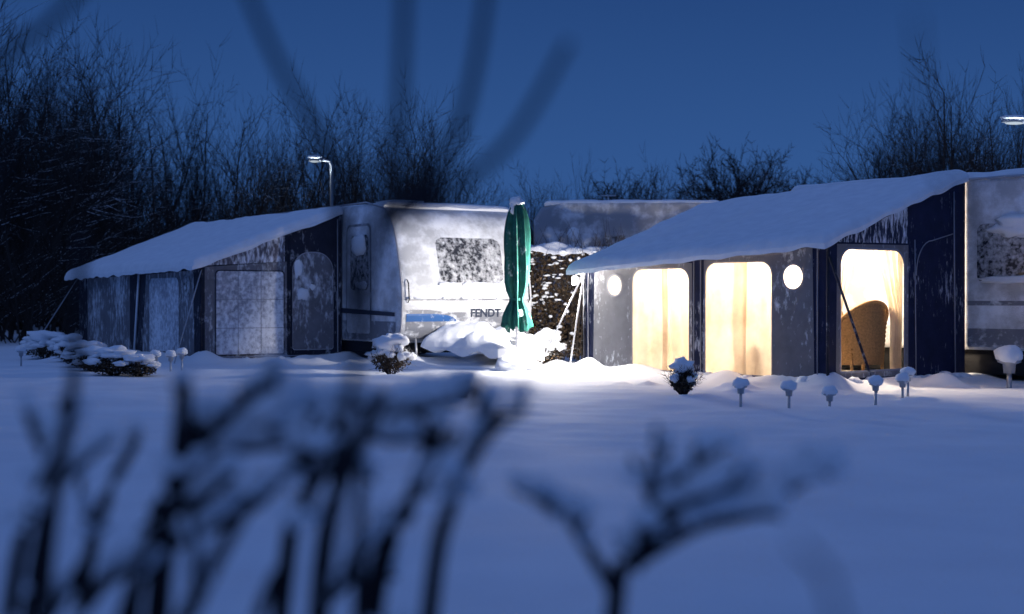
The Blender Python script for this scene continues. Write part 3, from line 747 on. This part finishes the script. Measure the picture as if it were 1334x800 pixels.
mb=MB(); mb.lathe((0,0,0),[(0,.0),(0,.05),(.03,.055),(.08,.045),(.115,.03),(.12,0)],14); mb.obj('body',M['terra'],gn)
mb=MB(); mb.blob((0,0,.14),(.03,.03,.032),1,12,8,0); mb.blob((0,-.03,.14),(.008,.01,.008),1,6,5,0); mb.obj('head',M['skin'],gn)
mb=MB(); mb.blob((0,-.018,.112),(.024,.02,.03),1,10,8,.2); mb.obj('beard',M['pole'],gn)
mb=MB(); mb.lathe((0,0,.155),[(0,.036),(.03,.025),(.08,.004)],12); mb.obj('hat',M['terra'],gn)
mb=MB(); mb.tube([(.045,0,.1),(.06,-.02,.06),(.04,-.04,.05)],[.014,.012,.01],6); mb.tube([(-.045,0,.1),(-.06,-.02,.06),(-.04,-.04,.05)],[.014,.012,.01],6); mb.obj('arms',M['terra'],gn)
mb=MB(); mb.blob((0,0,.235),(.022,.022,.015),1,10,8,.2); mb.obj('snow_cap',M['snow'],gn)

# ---------------------------------------------------------------- foreground shrubs
def smooth_path(pts,n=5):
    out=[];P=[Vector(p) for p in pts]
    for i in range(len(P)-1):
        p0=P[max(i-1,0)];p1=P[i];p2=P[i+1];p3=P[min(i+2,len(P)-1)]
        for k in range(n):
            t=k/n; out.append(.5*((2*p1)+(-p0+p2)*t+(2*p0-5*p1+4*p2-p3)*t*t+(-p0+3*p1-3*p2+p3)*t**3))
    out.append(P[-1]); return out
def fg_shrub(name,stems,seed,sn_amt=1.0,kids=2,twl=.16,zmax=9):
    r=random.Random(seed); e=empty(name)
    br=MB(); sn=MB()
    def snowon(pts,rad,amt):
        for a,b in zip(pts,pts[1:]):
            d=(b-a)
            if d.length<1e-6: continue
            flat=1-abs(d.normalized().z)
            if r.random()<amt*(.04+flat*1.9):
                w=rad*(.7+.5*r.random())+.002+.011*flat
                sn.tube([a+Vector((0,0,w*.8)),(a+b)/2+Vector((0,0,w*1.25)),b+Vector((0,0,w*.8))],[w*.7,w,w*.7],8)
    for st in stems:
        pts=smooth_path(st['p']); n=len(pts); r0=st.get('r',.010)
        rads=[r0*(1-.5*i/(n-1)) for i in range(n)]
        br.tube(pts,rads,8); amt=st.get('s',sn_amt)
        snowon(pts[n//4:],r0*.8,amt)
        if st.get('k',1):
            for i in range(n//2,n):
                for q in range(kids):
                    if r.random()<st.get('kd',.5):
                        d=(pts[i]-pts[i-1]).normalized(); s=rv3(r); s.y*=.5; s=d.cross(s).normalized()
                        nd=(d*.8+s*.8+Vector((0,0,.1))).normalized(); ln=twl*r.uniform(.5,1.3)
                        tp=[pts[i]]; cur=pts[i]
                        for m in range(4):
                            nd=(nd+rv3(r)*.16+Vector((0,0,.03))).normalized()
                            nxt=cur+nd*ln/4
                            if nxt.z>zmax+r.uniform(-.06,.04): break
                            cur=nxt; tp.append(cur)
                        if len(tp)<2: continue
                        br.tube(tp,[r0*(.60-.08*m) for m in range(len(tp))],6); snowon(tp,r0*.45,amt)
                        if r.random()<amt*.30: sn.blob(cur+Vector((0,0,.006)),(r.uniform(.012,.026),r.uniform(.010,.018),r.uniform(.007,.013)),r.random()*9,10,7,.4)
                        if r.random()<amt*.28: sn.blob(pts[i]+Vector((0,0,.014)),(r.uniform(.020,.044),r.uniform(.014,.026),r.uniform(.010,.017)),r.random()*9,10,7,.4)
    br.obj('branches',M['bark_fg'],e)
    if sn.v: sn.obj('snow',M['snow'],e)
stems=[
 dict(p=[(-.52,2.0,-.05),(-.50,2.0,.55),(-.475,2.0,.72),(-.461,2.0,.87)],r=.023,kd=.5),
 dict(p=[(-.475,2.0,.76),(-.42,2.0,.82),(-.36,2.0,.87),(-.33,2.0,.88)],r=.014,kd=.6),
 dict(p=[(-.66,1.9,-.05),(-.63,1.9,.55),(-.61,1.9,.75),(-.585,1.9,.90),(-.575,1.9,1.09)],r=.013,k=0,s=0),
 dict(p=[(-.40,2.1,-.05),(-.34,2.1,.55),(-.31,2.1,.70),(-.22,2.1,.80),(-.10,2.1,.86)],r=.016,kd=.5),
 dict(p=[(-.30,2.0,-.05),(-.272,2.0,.557),(-.245,2.0,.73),(-.18,2.0,.87)],r=.019,kd=.5),
 dict(p=[(-.25,2.05,-.05),(-.20,2.05,.56),(-.14,2.05,.72),(-.10,2.05,.83)],r=.020,kd=.5),
 dict(p=[(-.16,2.0,-.05),(-.116,2.0,.557),(-.083,2.0,.72),(-.035,2.0,.81),(.02,2.0,.85)],r=.015,kd=.6),
 dict(p=[(-.60,2.1,-.05),(-.56,2.1,.56),(-.50,2.1,.72),(-.40,2.1,.80),(-.28,2.1,.84)],r=.015,kd=.6),
 dict(p=[(-.80,2.1,-.05),(-.74,2.1,.56),(-.70,2.1,.70),(-.66,2.1,.82)],r=.015,kd=.7),
 dict(p=[(-.70,2.0,-.05),(-.62,2.0,.52),(-.5,2.0,.64),(-.35,2.0,.72),(-.28,2.0,.83)],r=.014,kd=.5),
 dict(p=[(-.48,1.8,-.05),(-.44,1.8,.5),(-.40,1.8,.62),(-.33,1.8,.75)],r=.016,kd=.4)]
rq=random.Random(31)
for i in range(9):
    x0=rq.uniform(-.85,-.2); y0=rq.uniform(1.8,2.4); ln=rq.uniform(.0,.26); zt=rq.uniform(.62,.80)
    stems.append(dict(p=[(x0,y0,-.05),(x0+ln*.3,y0,.45),(x0+ln*.6,y0,zt-.12),(x0+ln,y0,zt)],r=rq.uniform(.011,.016),kd=.3))
fg_shrub('foreground_shrub',stems,3,1.0,1,.15,.88)
fg_shrub('foreground_shrub',[
 dict(p=[(.12,2.0,-.05),(.144,2.0,.557),(.172,2.0,.64),(.20,2.0,.72),(.215,2.0,.79)],r=.016,kd=.6),
 dict(p=[(.15,2.0,.58),(.10,2.0,.66),(.07,2.0,.71)],r=.011,kd=.5),
 dict(p=[(.172,2.0,.63),(.26,2.0,.68),(.34,2.0,.70),(.41,2.0,.755)],r=.012,kd=.5),
 dict(p=[(.18,2.0,.66),(.22,2.0,.70),(.30,2.0,.74)],r=.011,kd=.8),
 dict(p=[(.17,2.0,.62),(.24,2.0,.72),(.28,2.0,.80)],r=.011,kd=.8)],8,.8,2,.07,.83)
fg_shrub('foreground_shrub',[
 dict(p=[(-.36,1.55,-.05),(-.27,1.55,.25),(-.20,1.55,.72),(-.157,1.55,1.02),(-.124,1.55,1.19),(-.114,1.55,1.47)],r=.010,k=0,s=0),
 dict(p=[(-.135,1.6,1.10),(-.073,1.6,1.16),(-.04,1.6,1.27),(-.016,1.6,1.45)],r=.0085,k=0,s=.0),
 dict(p=[(-.142,1.55,1.08),(-.067,1.55,1.12),(.0,1.55,1.175),(.062,1.55,1.28)],r=.008,k=0,s=.0),
 dict(p=[(-.17,1.6,.95),(-.20,1.6,1.13),(-.22,1.6,1.19),(-.265,1.6,1.27),(-.32,1.6,1.40)],r=.0085,k=0,s=0.0),
 dict(p=[(-.66,1.6,-.05),(-.66,1.6,.9),(-.58,1.6,1.24),(-.52,1.6,1.31),(-.43,1.6,1.40)],r=.009,k=0,s=0),
 dict(p=[(-.66,1.7,.9),(-.62,1.7,1.13),(-.55,1.7,1.27)],r=.007,k=0,s=.0)],12,.3,1,.1)
fg_shrub('foreground_shrub',[
 dict(p=[(.46,1.1,-.05),(.50,1.1,.5),(.44,1.1,.9),(.335,1.1,1.09),(.312,1.1,1.22)],r=.003,k=0,s=0),
 dict(p=[(.28,1.0,-.05),(.24,1.0,.7),(.20,1.0,.83)],r=.004,k=0,s=0)],14,0,1,.1)
